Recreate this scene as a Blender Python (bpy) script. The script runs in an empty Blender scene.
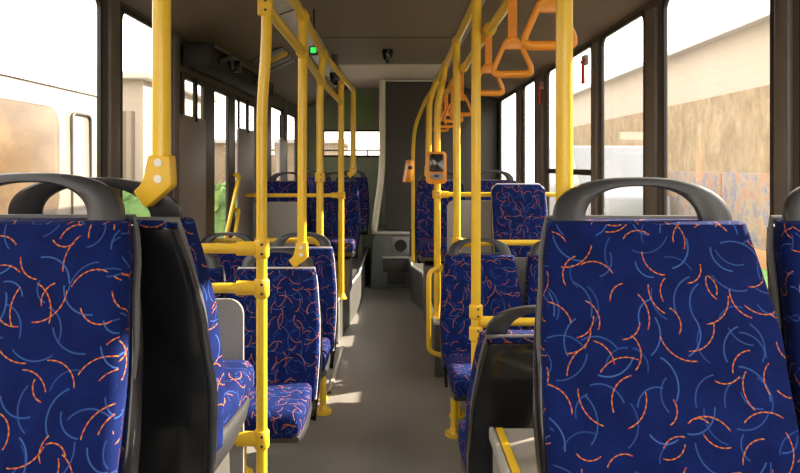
import bpy, bmesh, math, random
from mathutils import Vector, Matrix
random.seed(7)
PI = math.pi
scene = bpy.context.scene
COL = scene.collection

# ------------------------------------------------------------------ materials
class NT:
    def __init__(self, name):
        self.mat = bpy.data.materials.new(name)
        self.mat.use_nodes = True
        self.t = self.mat.node_tree
        self.t.nodes.clear()
        self.out = self.t.nodes.new('ShaderNodeOutputMaterial')
    def n(self, typ, **kw):
        nd = self.t.nodes.new(typ)
        for k, v in kw.items():
            setattr(nd, k, v)
        return nd
    def put(self, sock, v):
        if v is None:
            return
        if isinstance(v, bpy.types.NodeSocket):
            self.t.links.new(v, sock)
        else:
            sock.default_value = v
    def math(self, op, a, b=None, c=None):
        nd = self.n('ShaderNodeMath', operation=op)
        self.put(nd.inputs[0], a); self.put(nd.inputs[1], b); self.put(nd.inputs[2], c)
        return nd.outputs[0]
    def vmath(self, op, a, b=None, scale=None):
        nd = self.n('ShaderNodeVectorMath', operation=op)
        self.put(nd.inputs[0], a)
        if b is not None: self.put(nd.inputs[1], b)
        if scale is not None: self.put(nd.inputs['Scale'], scale)
        return nd.outputs['Value'] if op in ('LENGTH', 'DOT_PRODUCT') else nd.outputs['Vector']
    def mix(self, f, a, b):
        nd = self.n('ShaderNodeMix', data_type='RGBA')
        self.put(nd.inputs[0], f); self.put(nd.inputs[6], a); self.put(nd.inputs[7], b)
        return nd.outputs[2]
    def noise(self, vec, scale, detail=3, rough=.55):
        nd = self.n('ShaderNodeTexNoise')
        self.put(nd.inputs['Vector'], vec)
        nd.inputs['Scale'].default_value = scale
        nd.inputs['Detail'].default_value = detail
        nd.inputs['Roughness'].default_value = rough
        return nd.outputs['Fac']
    def ramp(self, f, stops):
        nd = self.n('ShaderNodeValToRGB')
        el = nd.color_ramp.elements
        while len(el) < len(stops): el.new(.5)
        for e, (p, c) in zip(el, stops):
            e.position = p; e.color = c if len(c) == 4 else (*c, 1)
        self.put(nd.inputs[0], f)
        return nd.outputs[0]
    def bsdf(self, color, rough=.5, metal=0., spec=.5, coat=0., sheen=0., normal=None):
        b = self.n('ShaderNodeBsdfPrincipled')
        if isinstance(color, tuple) and len(color) == 3: color = (*color, 1)
        self.put(b.inputs['Base Color'], color)
        self.put(b.inputs['Roughness'], rough)
        b.inputs['Metallic'].default_value = metal
        b.inputs['Specular IOR Level'].default_value = spec
        b.inputs['Coat Weight'].default_value = coat
        b.inputs['Coat Roughness'].default_value = .08
        b.inputs['Sheen Weight'].default_value = sheen
        if normal is not None: self.put(b.inputs['Normal'], normal)
        self.t.links.new(b.outputs[0], self.out.inputs[0])
        return b
    def bump(self, h, strength=.3, dist=.002):
        nd = self.n('ShaderNodeBump')
        nd.inputs['Strength'].default_value = strength
        nd.inputs['Distance'].default_value = dist
        self.put(nd.inputs['Height'], h)
        return nd.outputs[0]
    def obj(self):
        return self.n('ShaderNodeTexCoord').outputs['Object']

def simple(name, c, rough=.5, metal=0., vary=.08, scale=12., bump=0., coat=0., spec=.5):
    m = NT(name)
    co = m.obj()
    f = m.noise(co, scale)
    lo = tuple(x * (1 - vary) for x in c) + (1,)
    hi = tuple(min(1, x * (1 + vary)) for x in c) + (1,)
    col = m.ramp(f, [(.3, lo), (.7, hi)])
    nrm = m.bump(m.noise(co, scale * 18, 2), bump) if bump else None
    r = m.math('MULTIPLY_ADD', f, .12, rough - .06)
    m.bsdf(col, r, metal, spec, coat, 0, nrm)
    return m.mat

def fabric(name):
    """navy plush with short dashed orange arcs and plain blue arcs"""
    m = NT(name)
    uv = m.n('ShaderNodeUVMap').outputs[0]
    rnd = m.n('ShaderNodeObjectInfo').outputs['Random']
    off = m.n('ShaderNodeCombineXYZ')
    m.put(off.inputs[0], m.math('MULTIPLY', rnd, 7.3)); m.put(off.inputs[1], m.math('MULTIPLY', rnd, 3.1))
    base_uv = m.vmath('ADD', uv, off.outputs[0])
    fine = m.noise(base_uv, 320, 2)
    cloud = m.noise(base_uv, 14, 3)
    base = m.ramp(cloud, [(.3, (.0026, .0068, .05)), (.7, (.0052, .0145, .104))])
    base = m.mix(m.math('MULTIPLY', fine, .45), base, (.008, .02, .13, 1))
    def layer(col, scale, R, half, w, seed, dashed, ca, cb):
        v = m.vmath('ADD', base_uv, (seed, seed * .37, 0))
        vo = m.n('ShaderNodeTexVoronoi', voronoi_dimensions='2D', feature='F1')
        vo.inputs['Scale'].default_value = scale
        vo.inputs['Randomness'].default_value = .75
        m.put(vo.inputs['Vector'], v)
        loc = m.vmath('SUBTRACT', v, vo.outputs['Position'])
        sep = m.n('ShaderNodeSeparateXYZ'); m.put(sep.inputs[0], vo.outputs['Color'])
        th = m.math('MULTIPLY', sep.outputs[0], 2 * PI)
        d = m.n('ShaderNodeCombineXYZ')
        cx, sx = m.math('COSINE', th), m.math('SINE', th)
        m.put(d.inputs[0], cx); m.put(d.inputs[1], sx)
        RR = m.math('MULTIPLY_ADD', sep.outputs[1], R * .7, R * .65)
        q = m.vmath('ADD', loc, m.vmath('SCALE', d.outputs[0], scale=RR))
        q = m.vmath('MULTIPLY', q, (1, 1, 0))
        rad = m.vmath('LENGTH', q)
        ring = m.math('LESS_THAN', m.math('ABSOLUTE', m.math('SUBTRACT', rad, RR)), w)
        ca_ = m.math('DIVIDE', m.vmath('DOT_PRODUCT', q, d.outputs[0]), rad)
        ang = m.math('GREATER_THAN', ca_, math.cos(half))
        mask = m.math('MULTIPLY', ring, ang)
        sq = m.n('ShaderNodeSeparateXYZ'); m.put(sq.inputs[0], q)
        cr = m.math('SUBTRACT', m.math('MULTIPLY', sq.outputs[0], sx), m.math('MULTIPLY', sq.outputs[1], cx))
        if dashed:
            fr = m.math('FRACT', m.math('MULTIPLY', cr, 1 / .011))
            c = m.mix(m.math('GREATER_THAN', fr, .45), ca, cb)
            mask = m.math('MULTIPLY', mask, m.math('MULTIPLY_ADD', m.math('GREATER_THAN', fr, .12), .5, .45))
        else:
            c = ca
            mask = m.math('MULTIPLY', mask, m.math('MULTIPLY_ADD', sep.outputs[2], .35, .4))
        return m.mix(mask, col, c)
    blue1, blue2 = (.06, .15, .46, 1), (.045, .11, .38, 1)
    o1, o2 = (.5, .065, .009, 1), (.52, .22, .04, 1)
    c = layer(base, 12.5, .046, .85, .0014, 1.7, False, blue1, blue1)
    c = layer(c, 12.5, .042, .8, .0013, 5.2, False, blue2, blue2)
    c = layer(c, 12.2, .041, .85, .00115, 3.3, True, o1, o2)
    c = layer(c, 11, .05, .7, .0011, 8.9, True, o1, o2)
    nrm = m.bump(m.noise(base_uv, 900, 2), .35, .001)
    b = m.bsdf(c, .85, 0, .1, 0, .02, nrm)
    b.inputs['Sheen Tint'].default_value = (.5, .55, .9, 1)
    b.inputs['Sheen Roughness'].default_value = .4
    return m.mat

def glass(name, haze=.05, tint=(1, 1, 1, 1)):
    m = NT(name)
    f = m.noise(m.obj(), 1.7, 5)
    tr = m.n('ShaderNodeBsdfTransparent'); tr.inputs[0].default_value = tint
    gl = m.n('ShaderNodeBsdfGlossy'); gl.inputs['Roughness'].default_value = .03
    tl = m.n('ShaderNodeBsdfTranslucent'); tl.inputs[0].default_value = (.95, .9, .82, 1)
    mx = m.n('ShaderNodeMixShader')
    m.put(mx.inputs[0], m.math('MULTIPLY', f, haze * 2)); m.put(mx.inputs[1], tr.outputs[0]); m.put(mx.inputs[2], tl.outputs[0])
    lw = m.n('ShaderNodeLayerWeight'); lw.inputs[0].default_value = .5
    fac = m.math('MULTIPLY_ADD', m.math('POWER', lw.outputs['Facing'], 5), .45, .015)
    m2 = m.n('ShaderNodeMixShader')
    m.put(m2.inputs[0], fac); m.put(m2.inputs[1], mx.outputs[0]); m.put(m2.inputs[2], gl.outputs[0])
    m.t.links.new(m2.outputs[0], m.out.inputs[0])
    return m.mat

def emit(name, c, s):
    m = NT(name)
    e = m.n('ShaderNodeEmission'); e.inputs[0].default_value = (*c, 1); e.inputs[1].default_value = s
    m.t.links.new(e.outputs[0], m.out.inputs[0])
    return m.mat

def floor_mat():
    m = NT('grey_vinyl_floor')
    co = m.obj()
    f = m.noise(co, 2.2, 5, .6)
    col = m.ramp(f, [(.3, (.2, .188, .18)), (.7, (.25, .236, .225))])
    sp = m.noise(co, 260, 2)
    col = m.mix(m.math('MULTIPLY', m.math('GREATER_THAN', sp, .62), .35), col, (.33, .31, .29, 1))
    r = m.math('MULTIPLY_ADD', f, .3, .27)
    m.bsdf(col, r, 0, .5, 0, 0, m.bump(m.noise(co, 40, 3), .08))
    return m.mat

def mottled(name, stops, scale, stretch=(1, 1, 1), rough=.8):
    m = NT(name)
    co = m.vmath('MULTIPLY', m.obj(), stretch)
    col = m.ramp(m.noise(co, scale, 6, .7), stops)
    m.bsdf(col, rough)
    return m.mat

def ribbed(name, c1, c2, freq):
    m = NT(name)
    s = m.n('ShaderNodeSeparateXYZ'); m.put(s.inputs[0], m.obj())
    w = m.math('FRACT', m.math('MULTIPLY', m.math('ADD', s.outputs[0], s.outputs[1]), freq))
    m.bsdf(m.mix(m.math('GREATER_THAN', w, .55), (*c1, 1), (*c2, 1)), .7)
    return m.mat

M = dict(
    fabric=fabric('navy_arc_plush'),
    yellow=simple('yellow_enamel', (.88, .565, .03), .32, vary=.04, coat=.3),
    yellow_plastic=simple('yellow_plastic', (.86, .53, .028), .42, vary=.05),
    orange=simple('orange_plastic', (.86, .32, .02), .38, vary=.06, coat=.2),
    belt=simple('orange_webbing', (.8, .29, .03), .7, vary=.15, bump=.3),
    handle=simple('dark_grey_handle_plastic', (.036, .036, .039), .36, vary=.08, bump=.08),
    shell=simple('black_gloss_shell', (.008, .009, .011), .2, vary=.2, coat=.25),
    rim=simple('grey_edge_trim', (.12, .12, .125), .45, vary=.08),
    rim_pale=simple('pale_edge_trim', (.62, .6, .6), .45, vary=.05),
    floor=floor_mat(),
    ceiling=simple('taupe_ceiling_panel', (.21, .165, .11), .62, vary=.05, scale=3, bump=.03),
    ceiling_window_light=simple('rear_ceiling_painted_light', (.78, .64, .54), .6, vary=.04, scale=3),  # ceiling colour raised to paint in light thrown up from the rear window
    cove=simple('taupe_cove_panel', (.2, .155, .11), .4, vary=.1, scale=4),
    strip=simple('grey_light_cover', (.6, .56, .52), .35, vary=.06),
    wall=simple('grey_brown_wall_trim', (.095, .08, .068), .5, vary=.07, scale=5, bump=.05),
    pillar_cap=simple('window_pillar_cover', (.16, .145, .135), .45, vary=.06, scale=5),
    wall_back=simple('green_grey_rear_panel', (.28, .34, .22), .55, vary=.08, scale=4),
    green_panel=simple('green_rear_hatch', (.25, .40, .15), .5, vary=.06, scale=4),
    tower=simple('dark_grey_tower_panel', (.062, .058, .053), .55, vary=.08, scale=5, bump=.06),
    tower_low=simple('slate_grey_lower_panel', (.17, .195, .19), .45, vary=.08, scale=5),
    metal=simple('pale_metal_trim', (.62, .6, .55), .35, .4, vary=.05),
    cream=simple('cream_post_paint', (.74, .69, .56), .45, vary=.04),
    rubber=simple('black_rubber', (.02, .018, .016), .6, vary=.1),
    dark=simple('dark_mechanism', (.014, .012, .010), .8, vary=.3),
    door=simple('dark_brown_door_frame', (.03, .023, .018), .45, vary=.1),
    screen=simple('grey_partition_panel', (.27, .265, .255), .42, vary=.04, scale=6),
    door_screen=simple('slate_door_screen', (.29, .275, .275), .5, vary=.05, scale=6),
    box=simple('beige_grey_box_top', (.34, .31, .27), .45, vary=.06, scale=6),
    podium=simple('dark_podium_vinyl', (.07, .066, .062), .55, vary=.08, scale=6),
    screw=simple('white_screw_cap', (.85, .83, .78), .4, vary=.03),
    red=simple('red_plastic', (.62, .03, .02), .4, vary=.06),
    black=simple('black_plastic', (.012, .012, .012), .35, vary=.1),
    lcd=simple('dark_display_glass', (.02, .022, .024), .12, vary=.1, coat=.5),
    label=simple('grey_button_strip', (.32, .3, .3), .5, vary=.1),
    glass=glass('window_glass', .014),
    green_lamp=emit('green_lamp', (.05, .85, .12), .9),
    asphalt=mottled('asphalt', [(.3, (.16, .15, .14)), (.7, (.24, .225, .2))], 3),
    bus_white=simple('pale_bus_paint', (.2, .168, .14), .35, vary=.02, scale=1.5, coat=.3),
    bus_glass=mottled('bus_glass_painted_reflections', [(.3, (.04, .022, .008)), (.5, (.085, .05, .02)), (.7, (.14, .09, .04))], 1.1, (1, 1, 1.8), .3),  # mottled tan reflections painted into the window colour
    hall=simple('pale_hall_cladding', (.31, .25, .195), .7, vary=.03, scale=.8),
    hall_low=mottled('tan_hall_front', [(.3, (.12, .075, .03)), (.5, (.2, .135, .062)), (.72, (.29, .215, .125))], 1.6, (1, 1.4, .7)),
    roof=simple('pale_roof_sheet', (.42, .39, .35), .6, vary=.03, scale=1),
    mural=mottled('mottled_painted_board', [(.3, (.17, .125, .11)), (.42, (.09, .085, .16)), (.5, (.22, .165, .115)), (.58, (.24, .09, .05)), (.7, (.22, .17, .12))], 2.6, (1, 1.6, 1)),
    kerb=simple('orange_kerb_paint', (.4, .15, .04), .7, vary=.1),
    grass=mottled('bright_grass', [(.3, (.05, .2, .025)), (.7, (.11, .3, .06))], 6),
    hedge=mottled('green_hedge_leaf', [(.3, (.06, .16, .03)), (.7, (.14, .26, .07))], 8),
    tan=ribbed('ribbed_tan_shutter', (.13, .09, .06), (.22, .17, .12), 3.2),
    wheat=mottled('tan_distant_wall', [(.3, (.2, .14, .08)), (.7, (.28, .21, .14))], .8),
    van=simple('pale_blue_van_paint', (.19, .2, .22), .35, vary=.02, scale=1, coat=.4),
    van_glass=simple('van_window_glass', (.28, .3, .31), .1, vary=.05),
)

# ------------------------------------------------------------------ mesh helpers
class MB:
    def __init__(self): self.bm = bmesh.new(); self.uvf = None
    def box(self, x0, x1, y0, y1, z0, z1, bev=0., seg=2):
        r = bmesh.ops.create_cube(self.bm, size=1)
        for v in r['verts']:
            v.co = Vector(((x0 + x1) / 2 + v.co.x * (x1 - x0), (y0 + y1) / 2 + v.co.y * (y1 - y0), (z0 + z1) / 2 + v.co.z * (z1 - z0)))
        if bev:
            ed = list({e for v in r['verts'] for e in v.link_edges})
            bmesh.ops.bevel(self.bm, geom=ed, offset=bev, segments=seg, affect='EDGES', profile=.5, clamp_overlap=True)
        return self
    def rings(self, rings, cap=True, closed=False):
        vs = [[self.bm.verts.new(p) for p in r] for r in rings]
        n = len(vs[0])
        m = len(vs)
        for i in range(m if closed else m - 1):
            a, b = vs[i], vs[(i + 1) % m]
            for j in range(n):
                try: self.bm.faces.new((a[j], a[(j + 1) % n], b[(j + 1) % n], b[j]))
                except ValueError: pass
        if cap and not closed:
            self.bm.faces.new(list(reversed(vs[0]))); self.bm.faces.new(vs[-1])
        return self
    def tube(self, pts, r, n=14, bend=0., closed=False):
        P = [Vector(p) for p in pts]
        if bend:
            Q = [P[0]]
            for a, b, c in zip(P, P[1:], P[2:]):
                l = min(bend, (a - b).length * .49, (c - b).length * .49)
                p, q = b + (a - b).normalized() * l, b + (c - b).normalized() * l
                for k in range(7):
                    t = k / 6
                    Q.append(p * (1 - t) ** 2 + b * 2 * t * (1 - t) + q * t * t)
            Q.append(P[-1]); P = Q
        up = None
        rings = []
        m = len(P)
        for i, p in enumerate(P):
            if closed: t = P[(i + 1) % m] - P[i - 1]
            else: t = P[min(i + 1, m - 1)] - P[max(i - 1, 0)]
            t.normalize()
            if up is None:
                up = Vector((1, 0, 0)) if abs(t.x) < .8 else Vector((0, 1, 0))
            up = (up - t * up.dot(t)).normalized()
            w = t.cross(up)
            rr = r[i] if isinstance(r, (list, tuple)) else r
            rings.append([p + up * math.cos(2 * PI * k / n) * rr + w * math.sin(2 * PI * k / n) * rr for k in range(n)])
        return self.rings(rings, closed=closed)
    def prism(self, poly, axis, a, b, bev=0., seg=2):
        """poly in the two other axes, extruded along axis from a to b"""
        def mk(p, t):
            return {'x': (t, p[0], p[1]), 'y': (p[0], t, p[1]), 'z': (p[0], p[1], t)}[axis]
        va = [self.bm.verts.new(mk(p, a)) for p in poly]
        vb = [self.bm.verts.new(mk(p, b)) for p in poly]
        n = len(poly)
        fs = [self.bm.faces.new(va), self.bm.faces.new(list(reversed(vb)))]
        for j in range(n):
            fs.append(self.bm.faces.new((va[j], vb[j], vb[(j + 1) % n], va[(j + 1) % n])))
        if bev:
            ed = list({e for v in va + vb for e in v.link_edges})
            bmesh.ops.bevel(self.bm, geom=ed, offset=bev, segments=seg, affect='EDGES', profile=.5, clamp_overlap=True)
        return self
    def mesh(self, name, mat, smooth=True, uvf=None):
        bm = self.bm
        bmesh.ops.recalc_face_normals(bm, faces=bm.faces)
        if uvf:
            L = bm.loops.layers.uv.new('UVMap')
            for f in bm.faces:
                for l in f.loops:
                    l[L].uv = uvf(l.vert.co, f.normal)
        if smooth:
            for f in bm.faces: f.smooth = True
            for e in bm.edges:
                if len(e.link_faces) == 2 and e.calc_face_angle(0) > .6: e.smooth = False
        me = bpy.data.meshes.new(name)
        bm.to_mesh(me); bm.free()
        me.materials.append(mat)
        return me
    def build(self, name, mat, parent=None, smooth=True, uvf=None):
        return link(name, self.mesh(name, mat, smooth, uvf), parent)

def link(name, me, parent=None, loc=None, rz=None):
    o = bpy.data.objects.new(name, me)
    COL.objects.link(o)
    if parent is not None: o.parent = parent
    if loc is not None: o.location = loc
    if rz is not None: o.rotation_euler = (0, 0, rz)
    return o
def tag(o, label, cat, group=None):
    o['label'] = label; o['category'] = cat
    if group: o['group'] = group
    return o
def thing(name, label, cat, loc=(0, 0, 0), rz=0, group=None):
    return tag(link(name, None, None, loc, rz), label, cat, group)
def struct(o, label=None):
    o['kind'] = 'structure'
    if label: o['label'] = label
    return o
def copy_tree(o, parent=None):
    c = o.copy(); COL.objects.link(c)
    if parent is not None: c.parent = parent
    for ch in list(o.children): copy_tree(ch, c)
    return c
def rrect(hx, hy, r, n=5, cx=0, cy=0):
    out = []
    for sx, sy, a0 in ((1, 1, 0), (-1, 1, PI / 2), (-1, -1, PI), (1, -1, 1.5 * PI)):
        for k in range(n + 1):
            a = a0 + PI / 2 * k / n
            out.append((cx + sx * (hx - r) + r * math.cos(a), cy + sy * (hy - r) + r * math.sin(a)))
    return out
def interp(tab, z):
    if z <= tab[0][0]: return tab[0][1]
    for (a, u), (b, v) in zip(tab, tab[1:]):
        if z <= b:
            t = (z - a) / (b - a); t = t * t * (3 - 2 * t) * .5 + t * .5
            return u + (v - u) * t
    return tab[-1][1]

# ------------------------------------------------------------------ the bus shell
XL, XR, YF, YB = -1.33, 1.28, -1.2, 9.2
CZ = 2.62
struct(MB().box(XL, XR, YF, YB, -.06, 0).build('floor', M['floor'], smooth=False), 'grey speckled vinyl aisle floor')
ce = MB().box(-.64, .50, YF, 7.08, CZ, CZ + .04)
ce.prism([(-.64, CZ), (XL, 2.31), (XL, 2.36), (-.64, CZ + .04)], 'y', YF, YB)
ce.prism([(.50, CZ), (XR, 2.35), (XR, 2.40), (.50, CZ + .04)], 'y', YF, YB)
cob = ce.build('ceiling', M['ceiling'], smooth=False); struct(cob, 'taupe ceiling with sloping sides')
MB().box(-.64, .50, 7.08, YB, CZ - .012, CZ + .04).build('rear_panel', M['ceiling_window_light'], cob, False)['label'] = 'rear ceiling panel with window light painted into its colour'
sm = MB()
for y in (1.0, 2.55, 4.1, 5.6): sm.box(-.64, .50, y, y + .008, CZ - .003, CZ + .01)
sm.build('panel_joint', M['dark'], cob, False)

def wall(name, x_in, x_out, wins, zlo, zhi, cap, label):
    m = MB()
    a, b = min(x_in, x_out), max(x_in, x_out)
    ys = [YF] + [v for w in wins for v in (w[0], w[1])] + [YB]
    for i in range(0, len(ys), 2):                      # pillars
        m.box(a, b, ys[i], ys[i + 1], -.06, cap)
    for (y0, y1, z0, z1) in wins:
        if z0 > 0: m.box(a, b, y0, y1, -.06, z0)
        m.box(a, b, y0, y1, z1, cap)
    o = m.build(name, M['wall'], smooth=False)
    s = 1 if x_in < x_out else -1
    for i in range(2, len(ys) - 2, 2):                 # padded covers on the pillars
        y0, y1 = ys[i], ys[i + 1]
        if y1 - y0 > .6: continue
        w = (y1 - y0) * .28
        c = (y0 + y1) / 2
        MB().box(min(x_in - s * .018, x_in + s * .01), max(x_in - s * .018, x_in + s * .01), c - w, c + w, .9, 2.3, .008).build('pillar_cover', M['pillar_cap'], o)
    return struct(o, label)

ZR, ZL = 2.33, 2.29
WR = [(-.9, -.05), (.1, .93), (1.02, 2.07), (2.21, 3.14), (3.36, 4.09), (4.27, 5.55), (6.03, 6.6), (6.98, 8.07)]
WL = [(-.9, .2), (.35, 1.5), (1.64, 2.94), (3.13, 3.80), (6.86, 7.56), (7.86, 8.55)]
wr = [(a, b, .92, ZR) for a, b in WR]
wl = [(a, b, .92, ZL) for a, b in WL[:4]] + [(3.98, 6.2, 0, 2.1)] + [(a, b, 1.1, 2.16) for a, b in WL[4:]]
wall('wall_right', XR, XR + .022, wr, .92, ZR, 2.40, 'grey brown window wall')
wall('wall_left', XL, XL - .022, wl, .92, ZL, 2.36, 'grey brown window wall with the door')

def window(i, x, s, y0, y1, z0, z1, transom=None):
    """rubber gasket all round and a pane set in the wall; s = +1 on the right wall"""
    a, b = (x, x + s * .018)
    a, b = min(a, b), max(a, b)
    g = .022
    m = MB()
    m.box(a, b, y0, y0 + g, z0, z1).box(a, b, y1 - g, y1, z0, z1).box(a, b, y0, y1, z0, z0 + g).box(a, b, y0, y1, z1 - g, z1)
    for cy, cz, sy, sz in ((y0 + g, z0 + g, 1, 1), (y1 - g, z0 + g, -1, 1), (y0 + g, z1 - g, 1, -1), (y1 - g, z1 - g, -1, -1)):
        r = .05
        pts = [(cy, cz)] + [(cy + sy * (r - r * math.cos(t)), cz + sz * (r - r * math.sin(t))) for t in [PI / 2 * k / 5 for k in range(6)]]
        m.prism(pts, 'x', a, b)
    o = m.build('window_%d' % i, M['rubber'], smooth=False)
    struct(o)
    c = x + s * .012
    MB().box(c - .003, c + .003, y0 + .01, y1 - .01, z0 + .01, z1 - .01).build('pane', M['glass'], o, False)
    if transom:
        MB().box(a, b, y0 + .01, y1 - .01, transom - .02, transom + .02, .004).build('transom', M['rubber'], o)
    return o
k = 1
for (y0, y1, z0, z1) in wr:
    window(k, XR, 1, y0, y1, z0, z1, 1.47 if abs(y0 - 4.27) < .01 else None); k += 1
for (y0, y1, z0, z1) in wl:
    if z0 > 0: window(k, XL, -1, y0, y1, z0, z1); k += 1

# front end (behind the viewer) with a windscreen
m = MB().box(XL, XR, YF - .06, YF, -.06, .9).box(XL, XR, YF - .06, YF, 2.35, 2.66)
m.box(XL, XL + .12, YF - .06, YF, .9, 2.35).box(XR - .12, XR, YF - .06, YF, .9, 2.35)
struct(m.build('wall_front', M['wall'], smooth=False), 'front end of the bus round the windscreen')
o = MB().box(XL + .12, XR - .12, YF - .05, YF - .03, .9, .93).box(XL + .12, XR - .12, YF - .05, YF - .03, 2.32, 2.35).build('window_%d' % k, M['rubber'], smooth=False)
struct(o); MB().box(XL + .12, XR - .12, YF - .044, YF - .036, .92, 2.33).build('pane', M['glass'], o, False); k += 1

# rear end
bx0, bx1, bz0, bz1 = -1.06, -.2, 1.63, 2.02
m = MB().box(XL, bx0, YB, YB + .06, -.06, 2.66).box(bx1, XR, YB, YB + .06, -.06, 2.66)
m.box(bx0, bx1, YB, YB + .06, -.06, bz0).box(bx0, bx1, YB, YB + .06, bz1, 2.66)
wb = m.build('wall_back', M['wall_back'], smooth=False); struct(wb, 'green grey rear end of the bus')
MB().box(-.82, -.34, YB - .02, YB + .01, 2.1, 2.5, .012).build('hatch', M['green_panel'], wb)['label'] = 'green hatch above the rear window'
o = MB().box(bx0, bx1, YB, YB + .05, bz0, bz0 + .03).box(bx0, bx1, YB, YB + .05, bz1 - .03, bz1).box(bx0, bx0 + .03, YB, YB + .05, bz0, bz1).box(bx1 - .03, bx1, YB, YB + .05, bz0, bz1).build('window_%d' % k, M['rubber'], smooth=False)
struct(o, 'wide low rear window')
MB().box(bx0 + .01, bx1 - .01, YB + .02, YB + .028, bz0 + .01, bz1 - .01).build('pane', M['glass'], o, False)
MB().tube([(bx0 + .02, YB + .035, 1.73), (bx1 - .02, YB + .035, 1.73)], .012).tube([(-.42, YB + .035, 1.65), (-.42, YB + .035, 1.73)], .012).build('wiper_rail', M['rubber'], o)

# raised platforms
def platform(name, poly, z, label):
    o = MB().prism(poly, 'z', 0.0, z).build(name, M['podium'], smooth=False)
    struct(o, label)
    return o
p1 = platform('trim_1', [(XL, 5.52), (-.50, 5.52), (-.40, 6.9), (-.40, YB), (XL, YB)], .36, 'raised rear platform beside the door')
MB().tube([(-1.31, 5.53, .366), (-.505, 5.53, .366), (-.405, 6.9, .366), (-.405, 8.9, .366)], .014, 8).tube([(-.502, 5.515, .02), (-.502, 5.515, .36)], .012, 8).build('nosing', M['metal'], p1)['label'] = 'pale metal edge nosing'
p2 = platform('trim_2', [(XR, 4.66), (.27, 4.66), (.27, 6.8), (.16, 7.3), (.16, 8.0), (XR, 8.0)], .38, 'raised rear platform under the far window seats')
MB().tube([(1.26, 4.66, .386), (.275, 4.66, .386), (.275, 6.8, .386), (.165, 7.3, .386), (.165, 7.97, .386)], .014, 8).build('nosing', M['metal'], p2)['label'] = 'pale metal edge nosing'
p3 = platform('trim_3', [(XL, YF), (-.44, YF), (-.44, 2.06), (XL, 2.06)], .40, 'front podium over the wheel by the door side')
p4 = platform('trim_4', [(.29, YF), (XR, YF), (XR, 1.62), (.29, 1.62)], .40, 'front podium over the wheel')
# metal-edged ramp plate in the floor by the door
o = MB().box(-1.28, -.44, 4.32, 5.42, 0, .004).build('trim_5', M['floor'], smooth=False); struct(o, 'flush ramp plate in the floor by the door')
MB().box(-.462, -.44, 4.32, 5.42, 0, .012).box(-1.28, -.44, 4.32, 4.342, 0, .012).box(-1.28, -.44, 5.398, 5.42, 0, .012).box(-.56, -.548, 4.34, 5.40, 0, .009).build('edging', M['metal'], o, False)

# the passenger door in the left wall
d = MB()
ys = [(3.98, 4.06), (4.46, 4.72), (5.11, 5.32), (6.1, 6.2)]
for a, b in ys: d.box(XL - .02, XL + .008, a, b, .0, 2.1, .008)
for a, b in ((4.06, 4.46), (4.72, 5.11), (5.32, 6.1)):
    d.box(XL - .02, XL + .008, a, b, 0, .16).box(XL - .02, XL + .008, a, b, 2.06, 2.1)
dr = d.build('door_1', M['door'], smooth=False); struct(dr, 'dark framed glazed passenger door')
for a, b in ((4.06, 4.46), (4.72, 5.11), (5.32, 6.1)):
    MB().box(XL - .012, XL - .006, a - .005, b + .005, .15, 2.07).build('pane', M['glass'], dr, False)
MB().tube([(XL + .005, 5.24, 1.44), (XL + .06, 5.24, 1.44), (XL + .06, 4.78, .93), (XL + .005, 4.78, .93)], .017, 12, .05).build('handrail', M['yellow'], dr)['label'] = 'yellow slanting handrail'
MB().tube([(XL + .005, 5.26, 1.16), (XL + .05, 5.26, 1.16), (XL + .05, 5.12, .95), (XL + .05, 5.05, .7), (XL + .005, 5.05, .66)], .016, 12, .04).build('handrail', M['yellow'], dr)['label'] = 'yellow slanting handrail'
MB().tube([(XL + .005, 4.60, .96), (XL + .05, 4.60, .96), (XL + .05, 4.66, .6), (XL + .005, 4.66, .6)], .016, 12, .04).build('handrail', M['yellow'], dr)['label'] = 'yellow slanting handrail'

# tall grey draught screens at the door, each with its shaft
def door_screen(y0, y1, label):
    t = thing('door_screen', label, 'screen', (XL + .014, (y0 + y1) / 2, 0), 0, 'draught screens by the door side')
    h = (y1 - y0) / 2
    z0 = 0 if y1 < 6.5 else .36
    MB().prism(rrect(h, (1.83 - z0) / 2, .03, 4, 0, (1.83 + z0) / 2), 'x', -.009, .009, .003).build('panel', M['door_screen'], t)
    MB().tube([(.004, .04, 1.8), (.004, .04, 2.085)], .016).build('shaft', M['dark'], t)
    MB().tube([(.0, -h + .03, 1.8), (0, -h + .03, 2.085)], .011).build('shaft', M['dark'], t)
    MB().box(-.011, .02, -h + .02, h - .02, .0 + z0, .04 + z0, .006).build('foot_rail', M['dark'], t)
    return t
door_screen(3.92, 4.45, 'tall slate grey door screen just before the door glass')
door_screen(5.37, 5.94, 'tall slate grey door screen just past the yellow door handrails')
door_screen(7.3, 7.72, 'slate grey door screen at the rear, beside the far platform seats')
# opening gear above the door
t = thing('door_gear', 'dark door opening gear box above the passenger door', 'door gear', (-1.16, 4.95, 2.2))
MB().box(-.15, .03, -1.0, 1.0, -.07, .07, .02).build('housing', M['dark'], t)
for y in (-.72, .3): MB().tube([(.04, y - .14, -.03), (.08, y, 0.03), (.04, y + .2, -.02)], .016, 10, .05).build('lever', M['door'], t)
MB().tube([(.045, -.95, .05), (.045, .95, .05)], .012).build('rod', M['wall'], t)
for y in (-.45, .62): MB().tube([(.02, y, .0), (.08, y, .0)], .04, 16).build('air_cylinder', M['black'], t)

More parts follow.
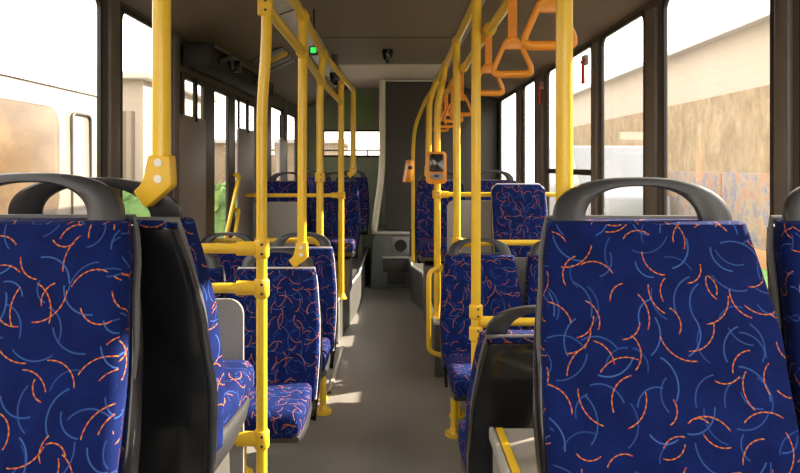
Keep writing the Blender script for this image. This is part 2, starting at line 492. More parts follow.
# rear engine tower
t = thing('engine_tower', 'dark grey floor to ceiling engine tower at the rear with cream corner post', 'engine tower', (.4, 8.6, 0))
def T(m, n, mat, lab=None):
    o = m.build(n, mat, t); o.location = (-.4, -8.6, 0)
    if lab: o['label'] = lab
    return o
T(MB().box(-.15, XR - .01, 8.22, YB - .01, .66, CZ - .02, .01), 'upper_panel', M['tower'])
T(MB().prism([(-.33, 0.0), (-.30, .64), (-.24, .67), (.155, .67), (.155, .0)], 'y', 8.02, YB - .02, .01), 'lower_casing', M['tower_low'], 'slate grey wider lower casing')
T(MB().box(-.17, .13, 7.99, 8.03, .2, .37, .01).box(-.12, .10, 8.0, 8.03, .05, .2, .01), 'service_flap', M['tower'])
T(MB().box(-.18, .15, 7.975, 8.02, .37, .392, .006), 'ledge', M['metal'], 'pale metal ledge')
T(MB().box(-.31, .16, 7.995, 8.2, .665, .69, .008), 'ledge', M['metal'], 'pale metal ledge')
T(MB().tube([(-.185, 8.20, CZ - .03), (-.185, 8.20, 1.45), (-.29, 8.12, .69)], .04, 16, .25), 'corner_post', M['cream'], 'cream rounded corner post')
T(MB().box(-.15, .5, 8.2, 8.23, CZ - .045, CZ - .022, .004), 'top_trim', M['metal'], 'pale top trim')
v = MB().tube([(.045, 7.985, .53), (.045, 8.03, .53)], .075, 24)
T(v, 'vent', M['black'], 'round black vent')
T(MB().box(-.06, .15, 8.0, 8.03, .43, .63, .015), 'vent_plate', M['label'])

# ceiling fittings
for x0, x1, z, lab in ((-.79, -.655, 2.575, 'long grey light cover beside the ceiling edge above the door side rails'),
                       (.505, .56, 2.60, 'narrow grey light cover beside the ceiling edge above the strap rail')):
    t = thing('light_cover', lab, 'light cover', ((x0 + x1) / 2, 4, z), 0, 'ceiling light covers')
    h = (x1 - x0) / 2
    q = MB()
    z1 = .03 if x0 < 0 else -.03
    q.prism([(-h, -.03 - z1 * 1.0), (h, -.03 + z1 * .6), (h, .02 + z1 * .6), (-h, .02 - z1 * 1.0)], 'y', -4.6, 4.0, .006)
    q.build('diffuser', M['strip'], t)
    for y in (-2.9, -1.3, .3, 1.9, 3.4): MB().prism([(-h - .004, -.036 - z1), (h + .004, -.036 + z1 * .6), (h + .004, .0 + z1 * .6), (-h - .004, .0 - z1)], 'y', y, y + .02).build('joint_cap', M['wall'], t, False)
def dome(x, y, ztop, r, h, label, name='ceiling_camera'):
    t = thing(name, label, 'camera', (x, y, ztop))
    MB().tube([(0, 0, 0), (0, 0, -h * .35)], r, 24).build('base', M['black'], t)
    prof = [(r * .96, -h * .35), (r * .9, -h * .6), (r * .6, -h * .85), (r * .2, -h)]
    MB().rings([[(rr * math.cos(2 * PI * q / 24), rr * math.sin(2 * PI * q / 24), z) for q in range(24)] for rr, z in prof]).build('dome', M['lcd'], t)
    return t
dome(-.09, 6.2, CZ, .052, .13, 'small black camera dome hanging from the middle of the ceiling')
t = dome(-.62, 6.5, 2.44, .055, .13, 'black sensor dome with a pale yellow collar above the rear left rails')
MB().tube([(0, 0, 0), (0, 0, .18)], .03, 12).build('stem', M['wall'], t)
MB().tube([(0, 0, .0), (0, 0, .018)], .058, 20).build('collar', M['cream'], t)
t = thing('door_signal_lamp', 'small green glowing signal lamp between the left hand rails', 'lamp', (-.575, 4.5, 2.26))
MB().box(-.03, .03, -.03, .03, 0.02, .08, .008).build('housing', M['black'], t)
MB().box(-.02, .02, -.04, -.028, .03, .07, .006).build('lens', M['green_lamp'], t)
MB().tube([(0, 0, .07), (0, 0, .34)], .006).build('stem', M['black'], t)
# cable ducts / louvred lamp on the left cove
t = thing('cove_lamp', 'small louvred lamp set in the sloping ceiling above the door', 'lamp', (-1.05, 5.6, 2.434))
for i in range(4): MB().prism([(-.12, -.057), (.12, .05), (.115, .022), (-.115, -.085)], 'y', -.3 + i * .17, -.21 + i * .17, .006).build('louvre', M['yellow_plastic'] if i == 1 else M['screen'], t)

# ------------------------------------------------------------------ passenger seats
W = [(.30, .215), (.42, .232), (.60, .243), (.76, .240), (.90, .224), (1.0, .207)]
YFR = [(.30, -.015), (.42, .0), (.55, .018), (.75, .072), (1.0, .155)]
def seat_uv(co, n):
    if abs(n.z) > .6: return (co.x, co.y * 1.0 + 3.3)
    if abs(n.x) > .75: return (co.y + .7, co.z)
    return (co.x, co.z)
def section(hw, yf, yb, r, n=5, z=0., crown=.012):
    """closed section of a pad: front at yf (slightly crowned), back at yb"""
    pts = rrect(hw, (yb - yf) / 2, r, n, 0, (yf + yb) / 2)
    return [(x, y + (0 if y > (yf + yb) / 2 else -crown * (1 - (x / hw) ** 2)), z) for x, y in pts]
def backrest_mesh(W=W):
    m = MB(); R = []
    zs = [.40, .41, .43] + [.43 + .565 * i / 16 for i in range(1, 17)] + [1.0]
    for i, z in enumerate(zs):
        hw, yf = interp(W, z), interp(YFR, z)
        e = .008 if i in (0, len(zs) - 1) else 0.
        sec = section(hw + .004 - e, yf + e, yf + .1 - e * .3, .024, 4, z)
        R.append([(x * (1 - .10 * max(0, (y - yf - .03) / .07)), y, zz) for x, y, zz in sec])
    m.rings(R)
    return m.mesh('backrest', M['fabric'], True, seat_uv)
def shell_mesh(W=W):
    m = MB(); R = []
    zs = [.27, .275] + [.30 + .68 * i / 18 for i in range(0, 19)] + [.985]
    TH = [(.27, .03), (.35, .06), (.5, .06), (.75, .045), (1.0, .035)]
    for i, z in enumerate(zs):
        hw, yf = interp(W, z), interp(YFR, z)
        e = .012 if i in (0, len(zs) - 1) else 0.
        yb = yf + .08 + interp(TH, z)
        if z < .42: yf += (.42 - z) * .25
        pts = rrect(hw - .008 + .016 * max(0, min(1, (.95 - z) / .4)) - e, (yb - yf - .08) / 2, .016, 5, 0, (yf + .08 + yb) / 2)
        R.append([(x, y + (.014 * (1 - min(1, abs(x / hw)) ** 2) if y > (yf + yb) / 2 else 0), z) for x, y in pts])
    m.rings(R)
    return m.mesh('back_shell', M['shell'])
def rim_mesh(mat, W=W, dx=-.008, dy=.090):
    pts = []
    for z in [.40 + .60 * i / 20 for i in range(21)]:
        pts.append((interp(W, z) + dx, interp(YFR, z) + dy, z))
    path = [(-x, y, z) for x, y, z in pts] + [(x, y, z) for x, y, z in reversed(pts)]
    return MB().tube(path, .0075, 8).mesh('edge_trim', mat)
def handle_mesh():
    """wide flat arch of dark plastic standing on the top of the backrest"""
    m = MB(); R = []
    N = 36
    lean = .30
    for i in range(N + 1):
        t = PI * i / N
        c, s = math.cos(t), math.sin(t)
        ex = 2 / 2.5
        ox, oz = .195 * math.copysign(abs(c) ** ex, c), .098 * abs(s) ** ex
        ix, iz = .124 * math.copysign(abs(c) ** (2 / 2.3), c), .078 * abs(s) ** (2 / 2.3)
        ring = []
        for k in range(12):
            a = 2 * PI * k / 12
            u = .5 + .5 * math.copysign(abs(math.cos(a)) ** .6, math.cos(a))
            v = .017 * math.copysign(abs(math.sin(a)) ** .6, math.sin(a))
            x, z = ix + (ox - ix) * u, iz + (oz - iz) * u
            ring.append((x, .20 + v + z * lean, .995 + z))
        R.append(ring)
    m.rings(R)
    return m.mesh('grab_handle', M['handle'])
def cushion_mesh():
    m = MB(); R = []
    for i, y in enumerate([.02, .01, -.03, -.1, -.2, -.3, -.37, -.405, -.43, -.435]):
        zt = [q + .04 for q in (.43, .442, .448, .45, .452, .458, .462, .458, .44, .425)][i]
        zb = [q + .04 for q in (.38, .375, .37, .368, .362, .356, .354, .354, .36, .372)][i]
        hw = [.205, .212, .218, .225, .228, .228, .226, .222, .212, .2][i]
        pts = rrect(hw, (zt - zb) / 2, min(.035, (zt - zb) * .45), 5, 0, (zt + zb) / 2)
        R.append([(x, y, z + (.006 * math.cos(x / hw * PI / 2) if z > (zt + zb) / 2 else 0)) for x, z in pts])
    m.rings(R)
    return m.mesh('cushion', M['fabric'], True, seat_uv)
def pan_mesh():
    m = MB(); R = []
    for y, zt, zb, hw in ((.06, .43, .32, .19), (.03, .42, .305, .21), (-.15, .405, .315, .222), (-.3, .395, .345, .222), (-.39, .39, .365, .21)):
        R.append([(x, y, z) for x, z in rrect(hw, (zt - zb) / 2, (zt - zb) * .4, 4, 0, (zt + zb) / 2)])
    m.rings(R)
    return m.mesh('seat_pan', M['handle'])
def leg_mesh(zt):
    m = MB().tube([(0, -.1, .012), (0, -.1, zt)], .021, 16)
    m.tube([(0, -.1, 0), (0, -.1, .016)], .055, 20).tube([(0, -.1, .016), (0, -.1, .05)], [.034, .022], 16)
    return m.mesh('pedestal_leg', M['yellow'])
def base_mesh():
    return MB().prism([(-.34, 0), (.08, 0), (.05, .30), (-.30, .31)], 'x', -.17, .17, .012).mesh('seat_base', M['podium'])
def beam_mesh(s):
    return MB().box(min(.0, s * .26), max(.0, s * .26), -.13, -.07, .25, .295, .006).mesh('support_beam', M['handle'])
W2 = [(.30, .200), (.94, .207), (.965, .203), (.985, .192), (1.0, .165)]
SM = dict(back2=backrest_mesh(W2), shell2=shell_mesh(W2), rim2=rim_mesh(M['rim_pale'], W2, -.003, .022), back=backrest_mesh(), shell=shell_mesh(), rim=rim_mesh(M['rim']), rimp=rim_mesh(M['rim_pale'], dx=-.003, dy=.022), handle=handle_mesh(), cush=cushion_mesh(), pan=pan_mesh(), leg=leg_mesh(.30), base=base_mesh())
def seat(x, y, z, away, label, group, leg=None, base=False, handle=True, rim='rim', sx=1.0):
    t = thing('passenger_seat', label, 'seat', (x, y, z), PI if away else 0, group)
    t.scale = (sx, 1, 1)
    v = '2' if not handle else ''
    link('backrest', SM['back' + v], t); link('back_shell', SM['shell' + v], t); link('edge_trim', SM['rim2' if v else rim], t)
    if handle: link('grab_handle', SM['handle'], t)
    link('cushion', SM['cush'], t); link('seat_pan', SM['pan'], t)
    if base: link('seat_base', SM['base'], t)
    if leg is not None:
        link('pedestal_leg', SM['leg'], t, (leg, .19, 0))['label'] = 'yellow pedestal leg'
    return t
G1, G2, G3 = 'raised front seats', 'low floor seats in the middle', 'rear platform seats'
seat(.534, 1.215, .40, False, 'large front seat facing the viewer beside the aisle, in front of the wheel box', G1, base=True)
seat(1.027, 1.215, .40, False, 'front seat facing the viewer against the right hand windows, mostly out of frame', G1, base=True, sx=.94)
seat(-.735, 1.085, .412, False, 'front seat facing the viewer at the lower left corner of the photo', G1, base=True)
seat(-.676, 1.665, .40, True, 'seat turned away with black shell back, its handle clamped to a yellow pole', G1, base=True)
seat(.462, 2.21, .0, True, 'low seat turned away with black shell back, behind the beige wheel box', G2, leg=.15, sx=.97)
seat(.477, 3.57, 0, False, 'low aisle seat facing the viewer on a yellow pedestal right of the aisle', G2, leg=-.165, sx=.94)
seat(.955, 3.57, 0, False, 'low window seat facing the viewer beside the right hand pedestal seat', G2, leg=.1, sx=.94)
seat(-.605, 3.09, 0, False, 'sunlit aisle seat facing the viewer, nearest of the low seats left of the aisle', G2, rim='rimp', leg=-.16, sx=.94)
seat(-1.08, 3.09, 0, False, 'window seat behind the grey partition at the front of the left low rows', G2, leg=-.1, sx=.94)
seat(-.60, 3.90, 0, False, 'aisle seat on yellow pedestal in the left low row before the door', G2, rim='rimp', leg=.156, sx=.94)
seat(-1.068, 3.90, 0, False, 'inner seat of the left low row before the door', G2, leg=-.1, sx=.94)
seat(.877, 4.54, .38, False, 'single seat back without handle, pale edged, beside the grey platform partition', G3, base=True, sx=.94, handle=False, rim='rimp')
seat(.39, 5.66, .38, False, 'rear platform aisle seat behind the orange framed ticket validator', G3, base=True, sx=.94)
seat(.87, 5.66, .38, False, 'rear platform window seat behind the single seat back', G3, base=True, sx=.94)
seat(-.585, 6.12, .36, False, 'rear platform aisle seat behind the grey platform screen on the door side', G3, base=True, sx=.94)
seat(-1.06, 6.12, .36, False, 'rear platform window seat behind the grey platform screen on the door side', G3, base=True, sx=.94)
seat(-.585, 8.2, .36, False, 'rearmost seat beside the cream tower post, below the rear window', G3, base=True, sx=.94)
seat(-1.055, 8.2, .36, False, 'rearmost corner seat below the rear window', G3, base=True, sx=.94)

# wheel box between the back to back seats, on the right
t = thing('wheel_box', 'beige grey wheel box with yellow striped edge between two seat backs', 'wheel box', (.77, 1.75, 0))
MB().prism(rrect(.495, .145, .03, 4, .0, .0), 'z', 0.40, .752, .0).build('body', M['box'], t)
MB().box(-.50, .47, -.145, .145, 0, .39, .02).build('plinth', M['podium'], t)
MB().box(-.503, -.488, -.14, .14,   .722, .761, .006).build('edge_trim', M['metal'], t)
MB().box(-.484, -.462, -.14, .14, .748, .758, .003).build('edge_stripe', M['yellow'], t)

# ------------------------------------------------------------------ poles, rails, partitions
def clamp_mb(mb, p, axis, r=.027, l=.06):
    p = Vector(p); a = Vector(axis) * l / 2
    mb.tube([p - a, p - a * .8, p + a * .8, p + a], [r * .85, r, r, r * .85], 18)
def pole(name, label, pts, r, clamps=(), bars=(), foot=None, bracket=None, group='yellow grab poles', bend=.12):
    b = Vector(pts[-1])
    t = thing(name, label, 'grab pole', b, 0, group)
    L = [Vector(p) - b for p in pts]
    MB().tube(L, r, 18, bend).build('tube', M['yellow'], t)
    for c in clamps:
        q = MB(); c = Vector(c) - b
        clamp_mb(q, c, (0, 0, 1), r * 1.42, .062)
        ob = q.build('clamp', M['yellow_plastic'], t)
        for dz in (-.016, .016): MB().tube([c + Vector((r * .3, -r * 1.36, dz)), c + Vector((r * .3, -r * 1.5, dz))], .005, 8).build('screw', M['handle'], ob)
    if foot:
        q = MB().tube([(0, 0, 0), (0, 0, .012)], .05, 24).tube([(0, 0, .012), (0, 0, .05)], [r * 1.7, r * 1.15], 18)
        q.build('foot', M['yellow_plastic'], t)
    if bracket:
        sx, w = bracket        # elbow bracket that grips the corner of a seat handle
        q = MB()
        q.prism([(sx * a * w, b * w) for a, b in ((1, 2.7), (-1, 2.7), (-1.15, 0), (1.17, -2), (2.3, -.5), (1.07, .43))], 'y', -w * .9, w * .9, .006)
        ob = q.build('seat_bracket', M['yellow_plastic'], t)
        for dz in (.015, .05): MB().tube([(0, -w * .88, dz), (0, -w * 1.02, dz)], .0085, 16).build('screw', M['screw'], ob)
    return t
def rail(name, label, pts, r, hang=(), bend=.1, group='yellow overhead rails', sleeves=()):
    b = Vector(pts[0]); t = thing(name, label, 'rail', b, 0, group)
    MB().tube([Vector(p) - b for p in pts], r, 16, bend).build('tube', M['yellow'], t)
    for h in hang:
        h = Vector(h); q = MB()
        q.tube([h - b, Vector((h.x, h.y, CZ - .004)) - b], .012, 10).tube([Vector((h.x, h.y, CZ - .014)) - b, Vector((h.x, h.y, CZ - .002)) - b], .035, 16)
        q.build('hanger', M['yellow_plastic'], t)
    for s in sleeves:
        q = MB(); clamp_mb(q, Vector(s) - b, (0, 1, 0), r * 1.4, .07)
        q.build('joint_sleeve', M['yellow_plastic'], t)
    return t
def bars(name, label, segs, r, panel=None, group='grey and yellow partitions'):
    """horizontal yellow tubes from a pole to the wall, with a grey panel under them"""
    b = Vector(segs[0][0]); b.z = 0
    t = thing(name, label, 'partition', b, 0, group)
    for a, c in segs:
        a, c = Vector(a) - b, Vector(c) - b
        MB().tube([a, c], r, 14).build('bar', M['yellow'], t)
        q = MB(); dx = math.copysign(.05, c.x - a.x)
        q.tube([a + Vector((dx * .35, 0, 0)), a + Vector((dx * 1.7, 0, 0))], r * 1.4, 16)
        q.build('socket', M['yellow_plastic'], t)
    if panel:
        x0, x1, y, z0, z1 = panel
        MB().prism(rrect((x1 - x0) / 2, (z1 - z0) / 2, .05, 6, (x0 + x1) / 2 - b.x, (z0 + z1) / 2), 'y', y - b.y - .008, y - b.y + .008, .003).build('panel', M['screen'], t)
    return t

# left of the aisle
pole('grab_pole', 'thick yellow pole with white screwed bracket on the turned away left seat', [(-.512, 1.415, CZ - .01), (-.512, 1.415, 1.475)], .0195, bracket=(-1, .0245))
pole('grab_pole', 'yellow pole in front of the left seat cushion, carrying the partition bars', [(-.445, 2.22, 2.13), (-.445, 2.22, 1.92), (-.462, 2.22, 1.72), (-.462, 2.22, .0)], .0185, clamps=[(-.462, 2.22, 1.235), (-.462, 2.22, 1.10), (-.462, 2.22, .585), (-.45, 2.22, 2.06)], foot=True)
pole('grab_pole', 'yellow pole ending in a bracket on the nearest low left seat', [(-.455, 3.14, 2.24), (-.46, 3.14, 1.075)], .0225, bracket=(-1, .027))
pole('grab_pole', 'yellow pole behind the second left low row, at the start of the door space', [(-.48, 4.22, 2.24), (-.50, 4.22, 2.0), (-.50, 4.22, 0)], .023, clamps=[(-.50, 4.22, 1.03), (-.5, 4.22, 1.44)], foot=True)
pole('grab_pole', 'yellow pole standing on the metal edged corner of the left rear platform', [(-.485, 5.64, 2.24), (-.485, 5.64, .36)], .026, clamps=[(-.485, 5.64, 1.257)], foot=True)
pole('grab_pole', 'yellow pole ending in a bracket on the rear platform seat by the door side', [(-.42, 6.24, 2.24), (-.42, 6.24, 1.45)], .026, bracket=(-1, .027))
rail('overhead_rail', 'upper yellow rail joining the pole tops left of the aisle', [(-.44, 1.25, CZ - .02), (-.44, 1.3, 2.24), (-.455, 3.1, 2.24), (-.48, 4.2, 2.24), (-.42, 6.24, 2.24), (-.42, 6.3, 2.24)], .022, sleeves=[(-.455, 3.14, 2.24), (-.48, 4.22, 2.24), (-.47, 5.64, 2.24)])
rail('overhead_rail', 'lower yellow rail running from the front left pole to the rear platform pole', [(-.447, 2.2, 2.06), (-.455, 3.14, 2.06), (-.49, 4.22, 2.06), (-.485, 5.64, 2.06)], .020, sleeves=[(-.457, 3.14, 2.06), (-.49, 4.2, 2.06)])
bars('partition', 'grey panel and yellow bars in front of the turned away left seat', [((-.462, 2.22, 1.235), (-1.32, 2.22, 1.235)), ((-.462, 2.22, 1.10), (-1.32, 2.22, 1.10)), ((-.462, 2.22, .585), (-1.32, 2.22, .585))], .0175, (-1.3, -.525, 2.225, .30, 1.062))
bars('partition', 'yellow bar and grey panel behind the left low row, before the door', [((-.50, 4.22, 1.03), (-1.25, 4.22, 1.03))], .017, (-1.22, -.62, 4.225, .25, .9))
bars('partition', 'grey panel and yellow bar at the front edge of the left rear platform', [((-.485, 5.64, 1.257), (-1.32, 5.64, 1.257))], .0175, (-1.25, -.80, 5.645, .5, 1.2))

# right of the aisle
pole('grab_pole', 'thick yellow pole rising behind the large front seat on the right', [(.386, 1.50, CZ - .01), (.386, 1.50, 1.36), (.386, 1.56, 1.2), (.386, 1.62, 1.1), (.386, 1.70, .775)], .0195, foot=False)
pole('grab_pole', 'yellow pole with double clamp in front of the right black shell seat', [(.35, 2.84, 2.27), (.345, 2.84, 2.05), (.345, 2.84, 0)], .021, clamps=[(.345, 2.84, .88), (.345, 2.84, .785)], foot=True)
pole('grab_pole', 'yellow pole behind the handle of the right pedestal seat', [(.36, 3.93, 2.27), (.365, 3.93, 0)], .0225, clamps=[(.365, 3.93, 1.05)], foot=True)
pole('grab_pole', 'yellow pole carrying the dark screened validator at the right platform corner', [(.355, 4.85, 2.27), (.345, 4.85, 2.15), (.30, 4.85, 1.98), (.30, 4.85, .38)], .025, clamps=[(.30, 4.85, 1.30)], foot=True)
pole('grab_pole', 'yellow pole ending in a bracket on the right rear platform aisle seat', [(.355, 5.72, 2.27), (.285, 5.72, 2.1), (.275, 5.72, 1.43)], .027, bracket=(1, .03))
rail('overhead_rail', 'upper yellow rail right of the aisle, bending down to the platform near the tower', [(.36, 1.0, CZ - .02), (.36, 1.05, 2.27), (.36, 6.3, 2.27), (.30, 6.95, 2.21), (.205, 7.45, 1.96), (.187, 7.6, 1.7), (.187, 7.6, .38)], .021, bend=.3, sleeves=[(.36, 2.84, 2.27), (.36, 3.93, 2.27), (.36, 4.85, 2.27)])
rail('overhead_rail', 'yellow rail the orange hand straps hang from', [(.405, 1.0, CZ - .02), (.405, 1.05, 2.11), (.405, 6.2, 2.11)], .019, sleeves=[(.405, 2.84, 2.11), (.405, 3.93, 2.11), (.405, 4.85, 2.11)])
bars('partition', 'low yellow bar behind the handle of the right black shell seat', [((.345, 2.84, .835), (1.27, 2.84, .835))], .0175, (.45, 1.25, 2.845, .2, .72))
bars('partition', 'yellow bar behind the right pedestal seat handles', [((.365, 3.93, 1.05), (1.27, 3.93, 1.05))], .018, (.45, 1.25, 3.935, .3, .96))
bars('partition', 'grey panel and yellow bar at the front edge of the right rear platform', [((.30, 4.85, 1.30), (1.27, 4.85, 1.30))], .0175, (.375, .80, 4.855, .5, 1.255))
t = thing('step_handrail', 'looped yellow handrail on the corner of the right rear platform', 'handrail', (.26, 4.6, 0))
MB().tube([(.05, .22, .76), (-.035, .0, .76), (-.035, .0, .2), (.06, .0, .17), (.06, .055, .17)], .018, 14, .07).build('tube', M['yellow'], t)
MB().tube([(.052, .225, .735), (.052, .225, .785)], .026, 16).build('clamp', M['yellow_plastic'], t)

# ------------------------------------------------------------------ hand straps
def strap_meshes():
    m = MB().box(-.016, .016, -.005, .005, -.155, .02, .003)
    belt = m.mesh('belt', M['belt'])
    m = MB().tube([(0, -.022, .01), (0, .022, .01)], .026, 16)
    loop = m.mesh('rail_clip', M['orange'])
    # triangular grip: rounded triangle, thicker bottom bar
    P = [Vector((-.02, 0, -.15)), Vector((-.075, 0, -.272)), Vector((.075, 0, -.272)), Vector((.02, 0, -.15))]
    path = []
    for i in range(4):
        a, b, c = P[i - 1], P[i], P[(i + 1) % 4]
        l = .019 if b.z > -.2 else .036
        p, q = b + (a - b).normalized() * l, b + (c - b).normalized() * l
        for k in range(7):
            u = k / 6
            path.append(p * (1 - u) ** 2 + b * 2 * u * (1 - u) + q * u * u)
    rad = [.0092 + (.0042 if v.z < -.258 else 0) for v in path]
    grip = MB().tube(path, rad, 12, closed=True).mesh('grip', M['orange'])
    tab = MB().prism([(-.03, -.185), (.03, -.185), (.018, -.14), (-.018, -.14)], 'y', -.008, .008, .004).mesh('grip_top', M['orange'])
    return belt, loop, grip, tab
SB = strap_meshes()
lab = ['largest orange hand strap, partly behind the near right pole', 'orange hand strap second from the viewer, a full triangle beside the near pole',
       'third orange hand strap, overlapping the pole with the double clamp', 'fourth orange hand strap from the viewer, half behind a pole', 'fifth orange hand strap from the viewer, in the small far cluster',
       'sixth orange hand strap from the viewer, in the small far cluster', 'farthest orange hand strap, smallest of the far cluster']
for y, l in zip((1.73, 2.28, 2.88, 4.1, 4.7, 5.35, 6.0), lab):
    t = thing('hand_strap', l, 'hand strap', (.405, y, 2.11), random.uniform(-.25, .25), 'orange hand straps')
    for n, me in zip(('belt', 'rail_clip', 'grip', 'grip_top'), SB): link(n, me, t)
    for c in t.children:
        if c.name.startswith('rail_clip'): c.rotation_euler = (0, 0, -t.rotation_euler.z)

# ------------------------------------------------------------------ validators, hammers
t = thing('ticket_validator', 'orange framed ticket validator with dark screen on a yellow pole', 'ticket validator', (.288, 4.80, 1.50))
MB().prism(rrect(.074, .118, .03, 6), 'y', -.06, .02, .008).build('body', M['orange'], t)
MB().prism(rrect(.052, .065, .012, 4, 0, .035), 'y', -.066, -.05, .003).build('screen', M['lcd'], t)
MB().prism(rrect(.046, .022, .006, 3, 0, -.062), 'y', -.065, -.05, .003).build('button_strip', M['label'], t)
MB().prism(rrect(.018, .009, .004, 3, 0, -.06), 'y', -.069, -.06, .002).build('button', M['black'], t)
MB().box(.0, .026, .0, .05, -.04, .04, .004).build('mount', M['black'], t)
t = thing('ticket_validator', 'plain orange ticket box leaning on the farthest right pole', 'ticket validator', (.12, 7.56, 1.45), .5)
MB().prism([(-.045, -.13), (.055, -.13), (.075, .13), (.005, .13)], 'y', -.05, .05, .012).build('body', M['orange'], t)
MB().box(.03, .075, -.02, .02, -.04, .04, .004).build('mount', M['yellow_plastic'], t)
MB().box(-.02, .04, -.056, -.046, .02, .06, .003).build('slot_plate', M['black'], t)
for (y, zt, l) in ((4.36, 2.235, 'red emergency hammer beside the near right pole, on the upper window edge'), (5.68, 2.225, 'red emergency hammer on the wide pillar between right windows')):
    t = thing('emergency_hammer', l, 'hammer', (XR - .02, y, zt), 0, 'red emergency hammers')
    MB().box(-.015, .02, -.03, .03, -.045, .02, .006).build('holder', M['label'], t)
    MB().tube([(-.012, 0, -.02), (-.012, 0, -.17)], [.010, .013], 12).build('handle', M['red'], t)
    MB().tube([(-.012, -.035, -.02), (-.012, .035, -.02)], .011, 12).build('hammer_head', M['red'], t)

# ------------------------------------------------------------------ outside
GZ = -.35
gr = MB().box(-45, 45, -30, 70, GZ - .1, GZ).build('ground', M['asphalt'], smooth=False); struct(gr, 'pale asphalt yard outside the bus')
# parked bus on the left
t = thing('parked_bus', 'pale bus parked close alongside, seen through the left windows', 'bus', (-4.7, 2.0, GZ))
def side(p): return p
MB().prism([(-1.25, .35), (1.25, .35), (1.27, 1.4), (1.25, 2.85), (1.15, 3.05), (-1.15, 3.05), (-1.25, 2.85), (-1.27, 1.4)], 'y', -6, 5.9, .04).build('body', M['bus_white'], t)
for y0, y1 in ((-5.4, -3.6), (-3.4, -1.4), (-1.2, 1.1), (1.3, 4.6)):
    q = MB().prism(rrect((y1 - y0) / 2, .56, .2, 8, (y0 + y1) / 2, 1.89), 'x', 1.225, 1.275, .004)
    q.build('side_window', M['bus_glass'], t)
q = MB()
q.tube([(1.27, 4.86, .45), (1.27, 4.86, 2.42), (1.27, 5.28, 2.42), (1.27, 5.28, .45)], .016, 8, .08).build('door_seam', M['door'], t)
for y in (-4.2, 3.5):
    w = MB().tube([(1.0, y, .5), (1.27, y, .5)], .5, 28).build('wheel', M['rubber'], t)
    MB().tube([(1.27, y, .5), (1.29, y, .5)], .26, 20).build('hub', M['metal'], w)
MB().box(1.262, 1.278, -5.8, 5.7, 2.66, 2.69).build('roof_gutter', M['strip'], t, False)
# left background
t = thing('yard_building', 'pale low building with tan ribbed shutter beyond the parked bus', 'building', (-10.42, 21, GZ))
MB().box(-6, 3.2, -2.5, 4, 0, 4.3, .03).build('wall', M['hall'], t)
MB().box(-6.2, 3.5, -2.8, 4.2, 4.3, 4.5, .03).build('roof', M['roof'], t)
MB().box(2.4, 2.95, -2.56, -2.48, 0, 3.4, .02).build('shutter', M['tan'], t)
def hedge(name, x0, x1, y0, y1, z1, label):
    bm = bmesh.new()
    rnd = random.Random(3)
    for i in range(900):
        c = Vector((rnd.uniform(x0, x1), rnd.uniform(y0, y1), GZ + rnd.uniform(0, 1) * (z1 - GZ)))
        r = rnd.uniform(.12, .26)
        n = Vector((rnd.uniform(-1, 1), rnd.uniform(-1, 1), rnd.uniform(-.4, 1))).normalized()
        u = n.orthogonal().normalized(); w = n.cross(u)
        vs = [bm.verts.new(c + u * r), bm.verts.new(c + w * r * .5 + n * .03), bm.verts.new(c - u * r), bm.verts.new(c - w * r * .5 + n * .03)]
        bm.faces.new(vs)
    r = bmesh.ops.create_cube(bm, size=1)
    for v in r['verts']:
        v.co = Vector(((x0 + x1) / 2 + v.co.x * (x1 - x0) * .94, (y0 + y1) / 2 + v.co.y * (y1 - y0) * .8, (GZ + z1 - .1) / 2 + v.co.z * (z1 - .1 - GZ)))
    me = bpy.data.meshes.new(name); bm.to_mesh(me); bm.free(); me.materials.append(M['hedge'])
    return tag(link(name, me), label, 'hedge')
hedge('hedge', -9.5, -3.2, 16.6, 17.6, .95, 'bright green hedge seen through the door glass')
hh = thing('distant_hall', 'long tan hall far beyond the door side windows', 'building', (-14, 34, GZ))
MB().box(-14, 11, 0, 6, 0, 3.0, .03).build('wall', M['wheat'], hh); MB().box(-14.3, 11.3, -.3, 6.3, 3.0, 3.2, .03).build('roof', M['roof'], hh)
# right background
t = thing('long_hall', 'long pale hall with tan lower front, seen through the right windows', 'building', (20, 20, GZ))
MB().box(-4.0, 8, -45, 45, 0, 8.15, .02).build('wall', M['hall'], t)
MB().box(-4.08, -3.95, -45, 45, 0, 5.3).build('lower_front', M['hall_low'], t, False)
MB().prism([(-4.6, 8.1), (-4.6, 8.3), (1.0, 10.3), (8.3, 10.3), (8.3, 8.1)], 'y', -45.3, 45.3).build('roof', M['roof'], t, False)
MB().box(-4.72, -4.58, -45.3, 45.3, 8.05, 8.25).build('gutter', M['strip'], t, False)
t = thing('painted_board_fence', 'low fence of mottled painted boards below the hall', 'fence', (6.55, 12, GZ))
for i in range(9): MB().box(-.03, .03, -9.0 + i * 2.02, -9.0 + i * 2.02 + 1.98, .35, 1.72, .01).build('board', M['mural'], t)
MB().box(-.06, .06, -9, 9.2, 0, .35, .01).build('base', M['kerb'], t)
gs = MB().box(4.4, 6.48, 0, 23, GZ, GZ + .03).build('lawn_strip', M['grass'], smooth=False); gs['kind'] = 'stuff'; tag(gs, 'bright green grass strip at the foot of the painted fence', 'grass')
t = thing('parked_van', 'pale blue white van parked by the painted fence', 'van', (5.35, 17.2, GZ + .03))
MB().prism([(-1.0, .35), (2.3, .35), (2.3, 2.2), (2.1, 2.35), (-.4, 2.3), (-1.0, 2.1)] if False else [(-2.3, .35), (2.4, .35), (2.4, 2.2), (2.2, 2.35), (-.9, 2.32), (-1.5, 1.35), (-2.25, 1.1)], 'x', -.95, .95, .06).build('body', M['van'], t)
for v in t.children: pass
MB().prism([(-1.46, 1.38), (-.96, 2.2), (-.93, 2.2), (-1.43, 1.38)], 'x', -.8, .8).build('windscreen', M['van_glass'], t, False)
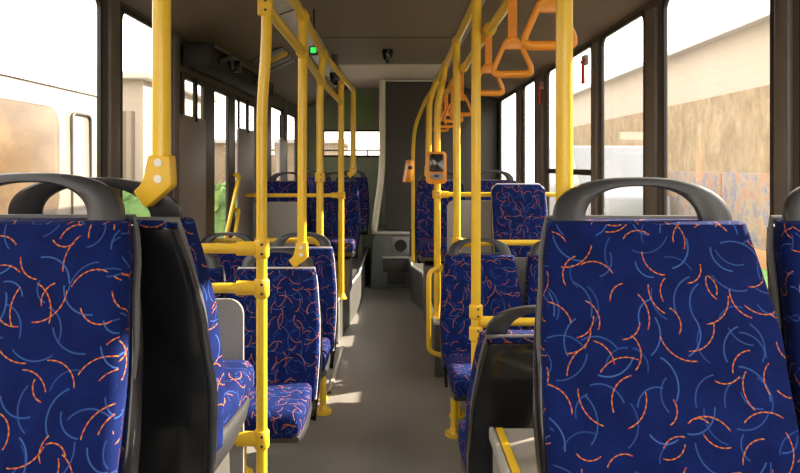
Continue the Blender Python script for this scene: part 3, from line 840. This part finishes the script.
for x in (-.9, .72):
    for y in (-1.5, 1.6): MB().tube([(x, y, .34), (x + .18, y, .34)], .34, 24).build('wheel', M['rubber'], t)
for x in (-.7, .7): MB().tube([(x, -2.29, .8), (x, -2.22, .8)], .12, 16).build('headlamp', M['metal'], t)

# ------------------------------------------------------------------ light, camera
w = bpy.data.worlds.new('bright_sky'); scene.world = w; w.use_nodes = True
nt = w.node_tree; nt.nodes.clear()
out = nt.nodes.new('ShaderNodeOutputWorld'); bg = nt.nodes.new('ShaderNodeBackground')
tc = nt.nodes.new('ShaderNodeTexCoord'); sp = nt.nodes.new('ShaderNodeSeparateXYZ'); rp = nt.nodes.new('ShaderNodeValToRGB')
nt.links.new(tc.outputs['Generated'], sp.inputs[0]); nt.links.new(sp.outputs[2], rp.inputs[0])
rp.color_ramp.elements[0].position = 0; rp.color_ramp.elements[0].color = (1, .9, .76, 1)
rp.color_ramp.elements[1].position = .5; rp.color_ramp.elements[1].color = (1, .96, .9, 1)
nt.links.new(rp.outputs[0], bg.inputs[0]); bg.inputs[1].default_value = 3.6
nt.links.new(bg.outputs[0], out.inputs[0])
sl = bpy.data.lights.new('sun', 'SUN'); sl.energy = 17; sl.angle = math.radians(.8); sl.color = (1, .87, .68)
so = bpy.data.objects.new('sun', sl); COL.objects.link(so)
so.rotation_euler = Vector((-.78, -.36, -.48)).to_track_quat('-Z', 'Y').to_euler()
so.location = (6, -5, 8)

cam = bpy.data.cameras.new('camera'); co = bpy.data.objects.new('camera', cam); COL.objects.link(co)
co.location = (0, 0, 1.52); co.rotation_euler = (PI / 2, 0, 0)
cam.sensor_width = 36; cam.sensor_fit = 'HORIZONTAL'; cam.lens = 650 / 800 * 36
cam.shift_x = 3 / 800; cam.shift_y = -(236.5 - 165) / 800
cam.clip_start = .02; cam.clip_end = 300
scene.camera = co
scene.view_settings.view_transform = 'Standard'; scene.view_settings.look = 'None'
scene.view_settings.gamma = 1; scene.view_settings.use_curve_mapping = False
scene.view_settings.exposure = .35
scene.cycles.use_denoising = True
scene.cycles.max_bounces = 10; scene.cycles.diffuse_bounces = 5; scene.cycles.transparent_max_bounces = 24
scene.cycles.sample_clamp_indirect = 8
